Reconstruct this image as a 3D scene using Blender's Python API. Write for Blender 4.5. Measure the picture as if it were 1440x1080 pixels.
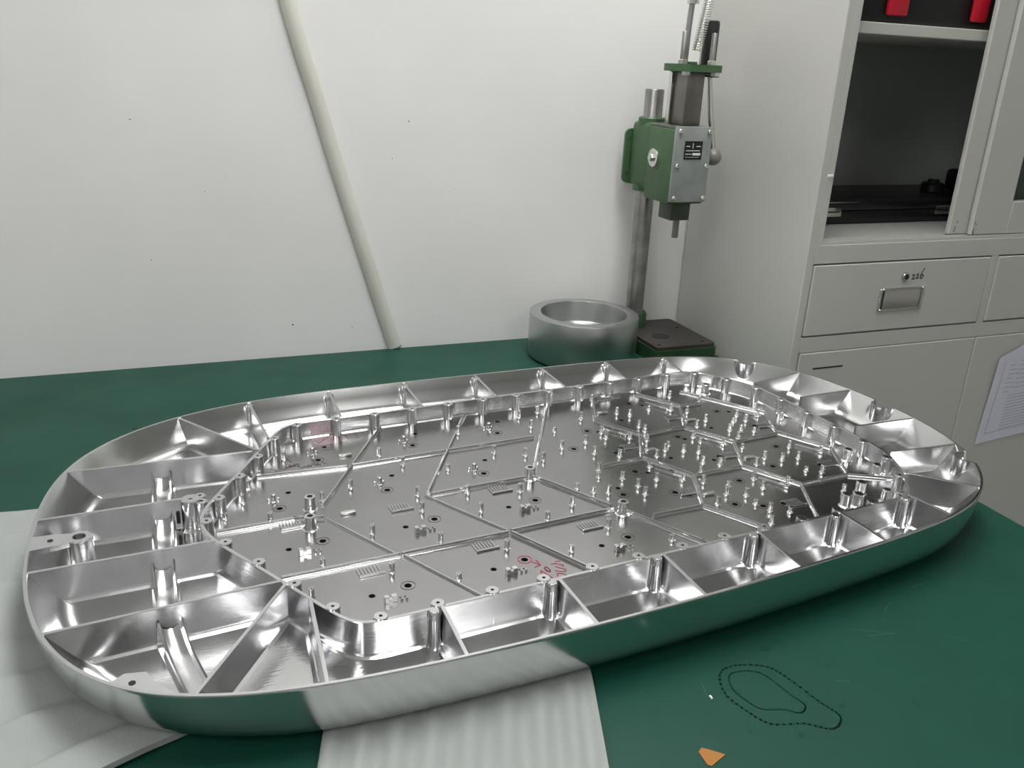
import bpy, bmesh, math, random
from mathutils import Vector, Matrix
random.seed(7)
for o in list(bpy.data.objects): bpy.data.objects.remove(o)
S = bpy.context.scene
COL = S.collection

# ------------------------------------------------------------------ camera
cam_d = bpy.data.cameras.new('camera'); cam = bpy.data.objects.new('camera', cam_d); COL.objects.link(cam)
R = Matrix(((0.93043079, -0.09002875, 0.35523705), (-0.36389914, -0.34154006, 0.8665609), (0.04331229, -0.93554541, -0.35054078)))
M = Matrix.Identity(4)
for i in range(3):
    M[i][0] = R[i][0]; M[i][1] = -R[i][1]; M[i][2] = -R[i][2]
M[2][3] = 0.535
cam.matrix_world = M
cam_d.sensor_width = 36.0; cam_d.lens = 36.0 * 1214 / 1440; cam_d.clip_start = 0.02
S.camera = cam
# ------------------------------------------------------------------ world, exposure
w = bpy.data.worlds.new('world'); S.world = w; w.use_nodes = True
w.node_tree.nodes['Background'].inputs[0].default_value = (0.9, 0.95, 1.0, 1)
w.node_tree.nodes['Background'].inputs[1].default_value = 0.05
vs = S.view_settings
vs.view_transform = 'Standard'; vs.look = 'None'; vs.exposure = 0.0; vs.gamma = 1.0; vs.use_curve_mapping = False
LAMP = 17.0, 8.0, 14.0        # emission of the three ceiling panels

# ------------------------------------------------------------------ materials
def mat(name, col, rough=0.5, metal=0.0, noise=0.0, nscale=20.0, bump=0.0, bscale=200.0, stretch=None, coat=0.0, spec=0.5, rnoise=0.0, col2=None):
    m = bpy.data.materials.new(name); m.use_nodes = True
    nt = m.node_tree; N = nt.nodes; L = nt.links; b = N['Principled BSDF']
    b.inputs['Base Color'].default_value = (*col, 1); b.inputs['Roughness'].default_value = rough
    b.inputs['Metallic'].default_value = metal; b.inputs['Specular IOR Level'].default_value = spec
    if coat: b.inputs['Coat Weight'].default_value = coat; b.inputs['Coat Roughness'].default_value = 0.15
    tc = N.new('ShaderNodeTexCoord'); mp = N.new('ShaderNodeMapping'); L.new(tc.outputs['Object'], mp.inputs[0])
    if stretch: mp.inputs['Scale'].default_value = stretch
    if noise or rnoise or col2:
        n = N.new('ShaderNodeTexNoise'); n.inputs['Scale'].default_value = nscale; n.inputs['Detail'].default_value = 5
        L.new(tc.outputs['Object'], n.inputs['Vector'])
        if noise or col2:
            r = N.new('ShaderNodeMix'); r.data_type = 'RGBA'
            c2 = col2 if col2 else tuple(c * (1 - noise) for c in col)
            r.inputs['A'].default_value = (*col, 1); r.inputs['B'].default_value = (*c2, 1)
            mr = N.new('ShaderNodeMapRange'); mr.inputs['From Min'].default_value = 0.38; mr.inputs['From Max'].default_value = 0.68
            L.new(n.outputs['Fac'], mr.inputs['Value']); L.new(mr.outputs[0], r.inputs['Factor']); L.new(r.outputs['Result'], b.inputs['Base Color'])
        if rnoise:
            mr = N.new('ShaderNodeMapRange'); mr.inputs['From Min'].default_value = 0.3; mr.inputs['From Max'].default_value = 0.7
            mr.inputs['To Min'].default_value = max(0.02, rough - rnoise); mr.inputs['To Max'].default_value = rough + rnoise
            L.new(n.outputs['Fac'], mr.inputs['Value']); L.new(mr.outputs[0], b.inputs['Roughness'])
    if bump:
        n2 = N.new('ShaderNodeTexNoise'); n2.inputs['Scale'].default_value = bscale; n2.inputs['Detail'].default_value = 3
        L.new(mp.outputs[0], n2.inputs['Vector'])
        bp = N.new('ShaderNodeBump'); bp.inputs['Strength'].default_value = bump; bp.inputs['Distance'].default_value = 0.001
        L.new(n2.outputs['Fac'], bp.inputs['Height']); L.new(bp.outputs[0], b.inputs['Normal'])
    return m
def emis(name, col, s):
    m = bpy.data.materials.new(name); m.use_nodes = True; b = m.node_tree.nodes['Principled BSDF']
    b.inputs['Base Color'].default_value = (*col, 1); b.inputs['Emission Color'].default_value = (*col, 1); b.inputs['Emission Strength'].default_value = s
    return m
def glassmat(name):
    m = bpy.data.materials.new(name); m.use_nodes = True; b = m.node_tree.nodes['Principled BSDF']
    b.inputs['Base Color'].default_value = (.9, .95, .93, 1); b.inputs['Roughness'].default_value = 0.03
    b.inputs['Transmission Weight'].default_value = 1.0; b.inputs['IOR'].default_value = 1.1
    return m
ALU = (0.74, 0.74, 0.75)
MT = dict(
    wall=mat('white_wall_paint', (0.79, 0.79, 0.785), 0.6, noise=0.06, nscale=3.0, bump=0.15, bscale=60),
    ceil=mat('ceiling_paint', (0.8, 0.8, 0.78), 0.8),
    otherwall=mat('room_wall_paint', (0.6, 0.6, 0.58), 0.8),
    floor=mat('grey_floor_paint', (0.25, 0.26, 0.25), 0.5, noise=0.3),
    mat=mat('green_rubber_mat', (0.0065, 0.056, 0.038), 0.50, noise=0.12, nscale=7.0, bump=0.08, bscale=500, rnoise=0.06, spec=0.28),
    matdirt=mat('mat_oil_stain', (0.004, 0.041, 0.027), 0.42, spec=0.3),
    scratch=mat('mat_scratch', (0.06, 0.14, 0.11), 0.6),
    benchw=mat('bench_steel', (0.35, 0.36, 0.36), 0.5),
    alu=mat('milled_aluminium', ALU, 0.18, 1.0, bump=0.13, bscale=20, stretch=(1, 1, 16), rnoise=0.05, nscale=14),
    alurib=mat('milled_aluminium_rib', (0.68, 0.68, 0.69), 0.22, 1.0, bump=0.05, bscale=60, stretch=(1, 1, 6), rnoise=0.06, nscale=18),
    aluhull=mat('brushed_aluminium_hull', (0.68, 0.69, 0.69), 0.19, 1.0, rnoise=0.03, nscale=6),
    alupocket=mat('end_milled_aluminium_pocket', (0.66, 0.665, 0.67), 0.15, 1.0, bump=0.16, bscale=26, stretch=(5, 16, 1), rnoise=0.05, nscale=12),
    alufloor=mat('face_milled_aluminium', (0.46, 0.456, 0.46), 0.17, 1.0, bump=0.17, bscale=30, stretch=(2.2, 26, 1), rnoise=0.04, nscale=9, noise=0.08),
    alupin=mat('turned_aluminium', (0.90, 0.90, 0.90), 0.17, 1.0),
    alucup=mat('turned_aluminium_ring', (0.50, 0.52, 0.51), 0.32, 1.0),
    black=mat('dark_bore', (0.01, 0.01, 0.01), 0.7),  # black colour stands in for the unlit depth of holes; also on screws
    ink=mat('dark_marker_ink', (0.06, 0.015, 0.025), 0.5),
    redink=mat('red_marker_ink', (0.30, 0.015, 0.045), 0.5),
    pink=mat('pink_dye_and_reflection', (0.62, 0.54, 0.555), 0.22, 1.0),
    foam=mat('white_packing_foam', (0.31, 0.332, 0.323), 0.75, noise=0.08, nscale=12, bump=0.35, bscale=420),
    pressg=mat('green_press_enamel', (0.052, 0.115, 0.050), 0.42, noise=0.15, nscale=25, bump=0.1, bscale=150),
    plate=mat('grey_hammered_plate', (0.33, 0.36, 0.35), 0.42, 0.45, noise=0.15, nscale=40, bump=0.1, bscale=200),
    steel=mat('worn_steel_column', (0.42, 0.41, 0.40), 0.38, 1.0, noise=0.4, nscale=22, bump=0.1, bscale=100, stretch=(1, 1, 4)),
    steeld=mat('dark_ram_steel', (0.25, 0.24, 0.22), 0.36, 0.9, noise=0.25, nscale=20),
    zinc=mat('zinc_plated_steel', (0.75, 0.76, 0.72), 0.24, 1.0),
    presso=mat('oily_green_press_base', (0.022, 0.062, 0.024), 0.4, noise=0.3, nscale=25),
    holder=mat('dark_green_tool_steel', (0.05, 0.068, 0.045), 0.4, 0.3, noise=0.3, nscale=30),
    brown=mat('oiled_base_plate', (0.052, 0.046, 0.041), 0.5, 0.3, noise=0.3, nscale=20),
    rubber=mat('black_rubber_grip', (0.012, 0.012, 0.012), 0.4),
    ball=mat('grey_lever_ball', (0.22, 0.21, 0.20), 0.4, 0.2),
    cab=mat('grey_cabinet_enamel', (0.50, 0.505, 0.475), 0.36, noise=0.05, nscale=3.0, bump=0.05, bscale=120),
    cabin=mat('cabinet_enamel_shaded', (0.30, 0.31, 0.295), 0.5),  # cabinet grey darkened, the shade of the interior put into the colour
    gap=mat('dark_seam_and_shade', (0.03, 0.03, 0.028), 0.8),
    chrome=mat('satin_chrome', (0.62, 0.61, 0.58), 0.25, 1.0),
    case=mat('black_case_plastic', (0.008, 0.008, 0.009), 0.35),
    red=mat('red_plastic', (0.55, 0.012, 0.03), 0.35),
    paper=mat('blue_white_paper', (0.66, 0.68, 0.78), 0.7),
    print_=mat('printed_grey', (0.36, 0.37, 0.45), 0.7),
    white=mat('white_print', (0.8, 0.8, 0.78), 0.6),
    plateb=mat('black_nameplate', (0.01, 0.012, 0.012), 0.35),
    trunk=mat('cream_plastic_hose', (0.60, 0.60, 0.545), 0.5, noise=0.1, nscale=6),
    orange=mat('orange_paper_scrap', (0.33, 0.135, 0.02), 0.6),
    chip=mat('wall_paint_chip', (0.10, 0.10, 0.09), 0.8),
    lampf=mat('lamp_housing', (0.8, 0.8, 0.8), 0.5),
    **{'lamp%d' % i: emis('lit_lamp_panel_%d' % i, (1.0, 0.985, 0.965), LAMP[i]) for i in range(3)},
    glass=glassmat('cabinet_glass'),
)

# ------------------------------------------------------------------ mesh helpers
def finish(name, bm, m, parent=None, smooth=True, ang=32, recalc=True, loc=None, rot=None):
    if recalc: bmesh.ops.recalc_face_normals(bm, faces=bm.faces)
    if smooth:
        lim = math.radians(ang)
        for f in bm.faces: f.smooth = True
        for e in bm.edges:
            if len(e.link_faces) == 2 and e.calc_face_angle(0) > lim: e.smooth = False
    me = bpy.data.meshes.new(name); bm.to_mesh(me); bm.free()
    ms = m if isinstance(m, (list, tuple)) else [m]
    for x in ms: me.materials.append(MT[x])
    return link(name, me, parent, loc, rot)
def link(name, me, parent=None, loc=None, rot=None):
    o = bpy.data.objects.new(name, me); COL.objects.link(o)
    if parent: o.parent = parent
    if loc is not None: o.location = loc
    if rot is not None: o.rotation_euler = rot
    return o
def tag(o, label, cat, group=None, kind=None):
    o['label'] = label; o['category'] = cat
    if group: o['group'] = group
    if kind: o['kind'] = kind
    return o
def empty(name, loc=(0, 0, 0), rz=0.0):
    e = bpy.data.objects.new(name, None); COL.objects.link(e); e.location = loc; e.rotation_euler = (0, 0, rz); e.empty_display_size = 0.02
    return e
def struct(o): o['kind'] = 'structure'; return o
def add_box(bm, x0, x1, y0, y1, z0, z1, bev=0.0, seg=2):
    vs_ = [bm.verts.new((x, y, z)) for x in (x0, x1) for y in (y0, y1) for z in (z0, z1)]
    F = [(0, 1, 3, 2), (4, 6, 7, 5), (0, 4, 5, 1), (2, 3, 7, 6), (0, 2, 6, 4), (1, 5, 7, 3)]
    fs = [bm.faces.new([vs_[i] for i in f]) for f in F]
    if bev:
        es = list({e for f in fs for e in f.edges})
        bmesh.ops.bevel(bm, geom=es, offset=bev, segments=seg, profile=0.5, affect='EDGES')
def box(name, m, parent, x0, x1, y0, y1, z0, z1, bev=0.0, seg=2, **k):
    bm = bmesh.new(); add_box(bm, x0, x1, y0, y1, z0, z1, bev, seg); return finish(name, bm, m, parent, **k)
def add_lathe(bm, prof, seg=20, c=(0, 0, 0), axis='z'):
    rings = []
    for r, h in prof:
        ring = []
        for i in range(seg):
            a = 2 * math.pi * i / seg; p = (r * math.cos(a), r * math.sin(a), h)
            if axis == 'x': p = (p[2], p[0], p[1])
            elif axis == 'y': p = (p[0], p[2], p[1])
            ring.append(bm.verts.new((p[0] + c[0], p[1] + c[1], p[2] + c[2])))
        rings.append(ring)
    for a, b in zip(rings, rings[1:]):
        for i in range(seg):
            j = (i + 1) % seg; bm.faces.new((a[i], a[j], b[j], b[i]))
    bm.faces.new(rings[0]); bm.faces.new(rings[-1])
def lathe(name, m, parent, prof, seg=20, c=(0, 0, 0), axis='z', loc=None, rot=None, **k):
    bm = bmesh.new(); add_lathe(bm, prof, seg, c, axis); return finish(name, bm, m, parent, loc=loc, rot=rot, **k)
def add_tube(bm, pts, r, seg=10, closed_caps=True):
    pts = [Vector(p) for p in pts]; rings = []; up = Vector((0.13, 0.31, 0.94)).normalized(); prev = None
    for i, p in enumerate(pts):
        t = (pts[min(i + 1, len(pts) - 1)] - pts[max(i - 1, 0)]).normalized()
        if prev is None: n = t.cross(up).normalized()
        else: n = (prev - t * prev.dot(t)).normalized()
        prev = n; b = t.cross(n)
        rr = r[i] if isinstance(r, (list, tuple)) else r
        rings.append([bm.verts.new(p + (n * math.cos(2 * math.pi * k / seg) + b * math.sin(2 * math.pi * k / seg)) * rr) for k in range(seg)])
    for a, b in zip(rings, rings[1:]):
        for i in range(seg): j = (i + 1) % seg; bm.faces.new((a[i], a[j], b[j], b[i]))
    if closed_caps: bm.faces.new(rings[0]); bm.faces.new(rings[-1])
def tube(name, m, parent, pts, r, seg=10, **k):
    bm = bmesh.new(); add_tube(bm, pts, r, seg); return finish(name, bm, m, parent, **k)
def add_prism(bm, poly, z0, z1):
    lo = [bm.verts.new((x, y, z0)) for x, y in poly]; hi = [bm.verts.new((x, y, z1)) for x, y in poly]
    n = len(poly)
    for i in range(n): j = (i + 1) % n; bm.faces.new((lo[i], lo[j], hi[j], hi[i]))
    bm.faces.new(lo); bm.faces.new(hi)
def add_strokes(bm, lines, wd, fn, h=0.00012):
    """flat ink strokes: polylines in 2D, fn maps (a, b, lift) to 3D"""
    for ln in lines:
        for (a0, b0), (a1, b1) in zip(ln, ln[1:]):
            dx, dy = a1 - a0, b1 - b0; l = math.hypot(dx, dy) or 1e-9
            ex, ey = dx / l * wd * .4, dy / l * wd * .4; nx, ny = -dy / l * wd / 2, dx / l * wd / 2
            q = [(a0 - ex + nx, b0 - ey + ny), (a0 - ex - nx, b0 - ey - ny), (a1 + ex - nx, b1 + ey - ny), (a1 + ex + nx, b1 + ey + ny)]
            bm.faces.new([bm.verts.new(fn(x, y, h)) for x, y in q])

# ------------------------------------------------------------------ the room
YW = 1.57; ZFL = -0.76; ZC = 2.05; XL = -2.6; XR = 3.4; YF = -3.2
struct(box('wall_back', 'wall', None, XL, XR, YW, YW + 0.1, ZFL, ZC))
struct(box('wall_left', 'otherwall', None, XL - 0.1, XL, YF, YW + 0.1, ZFL, ZC))
struct(box('wall_right', 'otherwall', None, XR, XR + 0.1, YF, YW + 0.1, ZFL, ZC))
struct(box('wall_front', 'otherwall', None, XL - 0.1, XR + 0.1, YF - 0.1, YF, ZFL, ZC))
struct(box('floor', 'floor', None, XL - 0.1, XR + 0.1, YF - 0.1, YW + 0.1, ZFL - 0.1, ZFL))
struct(box('ceiling', 'ceil', None, XL - 0.1, XR + 0.1, YF - 0.1, YW + 0.1, ZC, ZC + 0.1))
wall_back = bpy.data.objects['wall_back']
chips = [(-.2845, .4), (-.25, .43), (-.08, .388), (-.02, .30), (-.03, .262), (-.045, .20), (.04, .145), (.145, .12), (.18, .27), (.36, .30), (.43, .38), (-.17, .325), (-.17, .25)]
chips = [(-.04, .42, 3.2), (.065, .305, 1.6), (.10, .33, 1.3), (-.03, .19, 2.0), (.20, .06, 3.2), (.31, .048, 2.4), (.39, .36, 1.8), (.42, .425, 2.4), (-.08, .10, 1.7), (.47, .06, 1.6), (.57, .16, 1.3), (.5, .3, 1.2)]
for x, z, s in chips:
    bm = bmesh.new(); n = 7; a0 = random.random() * 6
    for ring in (0,):
        vv = [bm.verts.new((x + s * .00055 * (.5 + random.random()) * math.cos(a0 + 6.283 * i / n), YW - 0.0003, z + s * .00045 * (.5 + random.random()) * math.sin(a0 + 6.283 * i / n))) for i in range(n)]
        bm.faces.new(vv)
    finish('paint_chip', bm, 'chip', wall_back, smooth=False)
# ceiling lamps: two recessed panels (the light of the place)
def ceiling_light(x, y, lab, k, lx=0.6, ly=1.2):
    e = empty('ceiling_light', (x, y, ZC)); tag(e, lab, 'lamp', 'panel lamps on the ceiling')
    bm = bmesh.new()
    t = 0.025
    for a in ((-lx / 2 - t, -lx / 2, -ly / 2 - t, ly / 2 + t), (lx / 2, lx / 2 + t, -ly / 2 - t, ly / 2 + t), (-lx / 2, lx / 2, -ly / 2 - t, -ly / 2), (-lx / 2, lx / 2, ly / 2, ly / 2 + t)):
        add_box(bm, *a, -0.035, -0.0005)
    finish('lamp_frame', bm, 'lampf', e)
    box('diffuser', 'lamp%d' % k, e, -lx / 2 + .001, lx / 2 - .001, -ly / 2 + .001, ly / 2 - .001, -0.025, -0.005)
ceiling_light(0.55, 0.9, 'lit rectangular ceiling panel above the workbench', 0)
ceiling_light(0.75, -1.9, 'lit rectangular ceiling panel behind the viewer on the right', 1)
ceiling_light(-1.3, -0.9, 'lit rectangular ceiling panel over the left part of the room', 2)
# hose on the wall
pts2 = [(.170, .80), (.196, .70), (.215, .61), (.233, .54), (.254, .47), (.292, .335), (.333, .197), (.362, .10), (.392, .003)]
def crom(P, n=8, closed=False):
    out = []; N_ = len(P)
    rng = range(N_) if closed else range(N_ - 1)
    for i in rng:
        g = (lambda k: P[k % N_]) if closed else (lambda k: P[max(0, min(N_ - 1, k))])
        p0, p1, p2, p3 = (Vector(g(i + k)) for k in (-1, 0, 1, 2))
        for j in range(n):
            t = j / n
            out.append(0.5 * ((2 * p1) + (p2 - p0) * t + (2 * p0 - 5 * p1 + 4 * p2 - p3) * t * t + (3 * p1 - p0 - 3 * p2 + p3) * t ** 3))
    if not closed: out.append(Vector(P[-1]))
    return out
bm = bmesh.new(); pc = crom([(x, 0, z) for x, z in pts2], 5); prof = [(-.014, 0), (-.012, .006), (-.007, .010), (0, .0115), (.007, .010), (.012, .006), (.014, 0)]
rings = []
for i, p in enumerate(pc):
    t = (pc[min(i + 1, len(pc) - 1)] - pc[max(i - 1, 0)]).normalized(); n = Vector((-t.z, 0, t.x))
    rings.append([bm.verts.new(p + n * a + Vector((0, YW - 0.0002 - b, 0))) for a, b in prof])
for a, b in zip(rings, rings[1:]):
    for i in range(len(prof) - 1): bm.faces.new((a[i], a[i + 1], b[i + 1], b[i]))
tag(finish('wall_hose', bm, 'trunk', None), 'cream plastic cable duct running slantwise down the white wall', 'cable duct')

# ------------------------------------------------------------------ workbench and mat
bench = empty('workbench', (0, 0, ZFL)); tag(bench, 'steel workbench carrying the green mat against the wall', 'workbench')
BX0, BX1, BY0, BY1 = -1.15, 0.99, 0.10, 1.562
box('tabletop', 'benchw', bench, BX0, BX1, BY0, BY1, -ZFL - 0.045, -ZFL - 0.004, 0.003)
for lx in (BX0 + .05, BX1 - .06):
    for ly in (BY0 + .08, BY1 - .06):
        box('leg', 'benchw', bench, lx - .025, lx + .025, ly - .025, ly + .025, 0.0005, -ZFL - 0.045, 0.002)
box('apron', 'benchw', bench, BX0 + .05, BX1 - .06, BY0 + .06, BY0 + .09, -ZFL - 0.13, -ZFL - 0.045)
bm = bmesh.new()
def rounded(x0, x1, y0, y1, rs, n=8):
    out = []
    for (cx, cy, a0, r) in ((x1 - rs[0], y0 + rs[0], -90, rs[0]), (x1 - rs[1], y1 - rs[1], 0, rs[1]), (x0 + rs[2], y1 - rs[2], 90, rs[2]), (x0 + rs[3], y0 + rs[3], 180, rs[3])):
        for i in range(n + 1):
            a = math.radians(a0 + 90 * i / n); out.append((cx + r * math.cos(a), cy + r * math.sin(a)))
    return out
add_prism(bm, [(x + (0.0 if x < .5 else (.013 * (1 - max(0, min(1, (.80 - y) / .6))) )), y) for x, y in rounded(BX0, BX1, BY0, BY1 + .004, (.03, .01, .005, .03))], -0.004, 0.0)
gm = tag(finish('green_mat', bm, 'mat', None, smooth=False), 'dark green rubber mat covering the workbench', 'mat')
# marks on the mat
def mat_fn(x, y, h): return (x, y, h)
bm = bmesh.new()
stain = [(451, 545), (475, 548), (499, 537), (508, 516), (514, 483), (520, 462), (512, 452), (500, 450), (482, 463), (454, 472), (443, 493), (438, 519)]
st = [(p.x, p.y) for p in crom([(a / 1000, b / 1000, 0) for a, b in stain], 5, True)]; st.append(st[0])
inner = [((x - .470) * .62 + .468, (y - .510) * .66 + .515) for x, y in st]
add_strokes(bm, [st], .0022, mat_fn); add_strokes(bm, [inner], .0016, mat_fn, .00015)
finish('oil_stain', bm, 'matdirt', gm, smooth=False)
for x, y, r in ((.515, .560, .006), (.530, .566, .004), (.556, .520, .0045), (.530, .470, .004), (.520, .452, .003), (.470, .452, .0035), (.43, .47, .0035), (.60, .45, .005)):
    bm = bmesh.new()
    bm.faces.new([bm.verts.new((x + r * random.uniform(.5, 1.1) * math.cos(a * .7854), y + r * random.uniform(.4, .9) * math.sin(a * .7854), .0002)) for a in range(8)])
    finish('oil_spot', bm, 'matdirt', gm, smooth=False)
for x, y, l, a in ((.62, .56, .045, -.5), (.63, .545, .03, -.2), (.55, .5, .012, -.4), (.71, .52, .025, -.9), (.74, .6, .03, .1), (.42, .52, .02, 1.3), (-.23, 1.28, .01, .3), (.68, .575, .02, .5), (.10, 1.30, .006, .3), (.30, 1.36, .005, 0)):
    bm = bmesh.new(); add_strokes(bm, [[(x, y), (x + l * math.cos(a), y + l * math.sin(a))]], .0004, mat_fn); finish('scratch', bm, 'scratch', gm, smooth=False)
bm = bmesh.new(); add_prism(bm, [(.374, .464), (.379, .467), (.383, .464), (.394, .454), (.376, .447), (.373, .449)], 0.0002, 0.0009)
tag(finish('paper_scrap', bm, 'orange', None, smooth=False), 'small torn orange scrap lying on the green mat', 'scrap')
bm = bmesh.new(); add_box(bm, .4205, .4225, .5150, .5195, .0002, .0022, .0005, 1)
tag(finish('white_crumb', bm, 'white', None), 'tiny white crumb on the mat beside the oil stain', 'crumb')

# ------------------------------------------------------------------ foam sheets
def foam_sheet(name, A, B, C, D, nu, nv, zf, lab):
    """A,B,C,D = corners; s along A->B, t from A->D"""
    bm = bmesh.new(); A, B, C, D = (Vector(p) for p in (A, B, C, D)); top = []; bot = []
    for j in range(nv + 1):
        t = j / nv; r1 = []; r2 = []
        for i in range(nu + 1):
            s = i / nu; p = (A * (1 - s) + B * s) * (1 - t) + (D * (1 - s) + C * s) * t
            z = zf(s, t, p); r1.append(bm.verts.new((p.x, p.y, z + .0062))); r2.append(bm.verts.new((p.x, p.y, z + .0006)))
        top.append(r1); bot.append(r2)
    for G in (top, bot):
        for j in range(nv):
            for i in range(nu): bm.faces.new((G[j][i], G[j][i + 1], G[j + 1][i + 1], G[j + 1][i]))
    for j in range(nv):
        bm.faces.new((top[j][0], top[j + 1][0], bot[j + 1][0], bot[j][0])); bm.faces.new((top[j][nu], top[j + 1][nu], bot[j + 1][nu], bot[j][nu]))
    for i in range(nu):
        bm.faces.new((top[0][i], top[0][i + 1], bot[0][i + 1], bot[0][i])); bm.faces.new((top[nv][i], top[nv][i + 1], bot[nv][i + 1], bot[nv][i]))
    return tag(finish(name, bm, 'foam', None, ang=60), lab, 'foam sheet', 'white foam sheets under the tray')
TC = (0.41840, 0.89143); TPH = 0.07273
def under(p):   # 1 where the hull presses the sheet flat
    x, y = p.x - TC[0], p.y - TC[1]; u = x * math.cos(TPH) + y * math.sin(TPH); v = -x * math.sin(TPH) + y * math.cos(TPH)
    r = (abs(u / .535) ** 3 + abs(v / .285) ** 3) ** (1 / 3)
    return max(0, min(1, (1.13 - r) / .09))
def sm(x): x = max(0, min(1, x)); return x * x * (3 - 2 * x)
def zleft(s, t, p):
    ph = t * 8.6 + .25 * math.sin(3 * s + 5 * t) + .15 * math.sin(9 * s)
    f = ph - math.floor(ph)
    z = .0095 * (sm(f / .75) if f < .75 else sm((1 - f) / .25)) + .0012 * math.sin(22 * s + 9 * t)
    return max(0.0, z) * (1 - under(p)) + .0004
foam_sheet('foam_sheet', (-.85, .285), (.012, .631), (-.005, 1.035), (-.85, 1.075), 40, 110, zleft, 'white rippled foam sheet under the left end of the tray')
def zmid(s, t, p):
    z = .0028 * (1 + math.sin(2 * math.pi * (s * 8.2 + .12 * math.sin(5 * t)) + 1.0 * math.sin(6 * s)))
    return z * (1 - under(p)) + .0003
foam_sheet('foam_sheet', (-.012, .255), (.215, .255), (.372, .70), (.118, .70), 110, 30, zmid, 'white ribbed foam sheet under the front side of the tray')

# ------------------------------------------------------------------ the machined tray
ZB = 0.008
tray = empty('machined_tray', (TC[0], TC[1], ZB), TPH)
tag(tray, 'large oval milled aluminium tray with ribs and standoffs on the green mat', 'metal tray')
RIM = 0.060; IW = 0.0585; FL = 0.036; PF = 0.022
outl = [(-564, 124), (-552, 176), (-529, 215), (-496, 248), (-465, 270), (-393, 304), (-314, 320), (-196, 325), (-78, 321), (33, 317), (152, 313), (269, 307), (379, 298), (450, 281), (491, 262), (540, 215), (565, 155), (582, 60), (583, -67), (564, -160), (536, -210), (493, -255), (435, -287), (370, -300), (252, -309), (128, -315), (2, -319), (-120, -318), (-243, -314), (-348, -307), (-460, -285), (-499, -268), (-531, -240), (-554, -199), (-571, -142), (-579, -90), (-580, -37), (-578, 5), (-572, 60)]
cl = [p * .001 for p in crom([(a, b, 0) for a, b in outl], 30, True)]
def resample(pts, n):
    L = [0]; m = len(pts)
    for i in range(m): L.append(L[-1] + (pts[(i + 1) % m] - pts[i]).length)
    out = []; k = 0
    for i in range(n):
        d = L[-1] * i / n
        while L[k + 1] < d: k += 1
        t = (d - L[k]) / max(1e-12, L[k + 1] - L[k]); out.append(pts[k % m].lerp(pts[(k + 1) % m], t))
    return out
NO = 480
O = resample(cl, NO)
def gsm(P, sg, it=1):
    K = [math.exp(-.5 * (k / sg) ** 2) for k in range(-3 * sg, 3 * sg + 1)]; sK = sum(K); n = len(P)
    return [sum((P[(i + k - 3 * sg) % n] * K[k] for k in range(6 * sg + 1)), Vector((0, 0, 0))) / sK for i in range(n)]
O = [p * 1.004 for p in gsm(O, 11)]
NRM = []
for i in range(NO):
    t = (O[(i + 1) % NO] - O[i - 1]).normalized(); n = Vector((-t.y, t.x, 0))
    if n.dot(O[i]) > 0: n = -n
    NRM.append(n)
EF = [sm((abs(p.x) - .36) / .16) for p in O]
notch = []   # centre (u,v), half width
for c_ in ((.585, -.005), (.545, -.196), (.520, .240)): notch.append((Vector((c_[0], c_[1], 0)), .016))
def nfac(p):
    f = 0
    for c_, h in notch:
        d = (p - c_).length
        f = max(f, 1.0 if d < h else 0.0)
    return f
PROF = [  # (inset side mm, inset end mm, z mm)
    (70, 120, 0.5), (38, 66, 0.7), (22, 46, 2), (11, 28, 5.5), (5.5, 15, 12), (2.8, 8, 21), (1.3, 4, 33), (.5, 1.6, 46), (0.03, 0.1, 57.3), (0, 0, 58.5), (0.7, 0.7, 60), (3.4, 3.8, 60), (4.0, 4.6, 59),
    (9, 13, 46), (15.5, 23, 32), (19.5, 28, 26), (28, 37, 22), (32, 41, 22)]
bm = bmesh.new(); G = []
for k, (a, b, z) in enumerate(PROF):
    ring = []
    for i in range(NO):
        ins = (a + (b - a) * EF[i]) * .001; zz = z * .001
        if z > 44: zz -= nfac(O[i]) * min(.013, zz - .044)
        q = O[i] + NRM[i] * ins; ring.append(bm.verts.new((q.x, q.y, zz)))
    G.append(ring)
for a, b in zip(G, G[1:]):
    for i in range(NO): j = (i + 1) % NO; bm.faces.new((a[i], a[j], b[j], b[i]))
cb = bm.verts.new((0, 0, .0005)); ct = bm.verts.new((0, 0, PF))
for i in range(NO):
    j = (i + 1) % NO; bm.faces.new((G[0][j], G[0][i], cb)); bm.faces.new((G[-1][i], G[-1][j], ct))
for f in ct.link_faces: f.material_index = 1
finish('hull', bm, ['aluhull', 'alupocket'], tray, ang=38)

# inner compartment wall
iwp = [(-300, -238), (-200, -238), (0, -238), (200, -239), (356, -239), (376, -232), (414, -186), (436, -148), (444, -120), (446, -60), (446, 60), (444, 120), (430, 158), (396, 208), (376, 222), (350, 224), (200, 222), (0, 222), (-200, 222), (-268, 222), (-288, 212), (-306, 186), (-357, 104), (-404, 30), (-414, 8), (-415, -22), (-404, -54), (-372, -118), (-326, -214), (-316, -231)]
def poly_round(P, r=.010, n=4):
    out = []; m = len(P)
    for i in range(m):
        a, b, c_ = Vector(P[i - 1]), Vector(P[i]), Vector(P[(i + 1) % m])
        d1 = min(r, (a - b).length * .4); d2 = min(r, (c_ - b).length * .4)
        s = b + (a - b).normalized() * d1; e = b + (c_ - b).normalized() * d2
        for k in range(n + 1):
            t = k / n; out.append(s * (1 - t) ** 2 + b * 2 * t * (1 - t) + e * t * t)
    return out
IP = poly_round([(a * .001, b * .001, 0) for a, b in iwp], .012)
def offs(P, d):
    out = []; m = len(P)
    for i in range(m):
        t = (P[(i + 1) % m] - P[i - 1]).normalized(); n = Vector((-t.y, t.x, 0)); out.append(P[i] + n * d)   # +d = inward (path is counter-clockwise)
    return out
IPR = resample(IP, 300)
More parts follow.
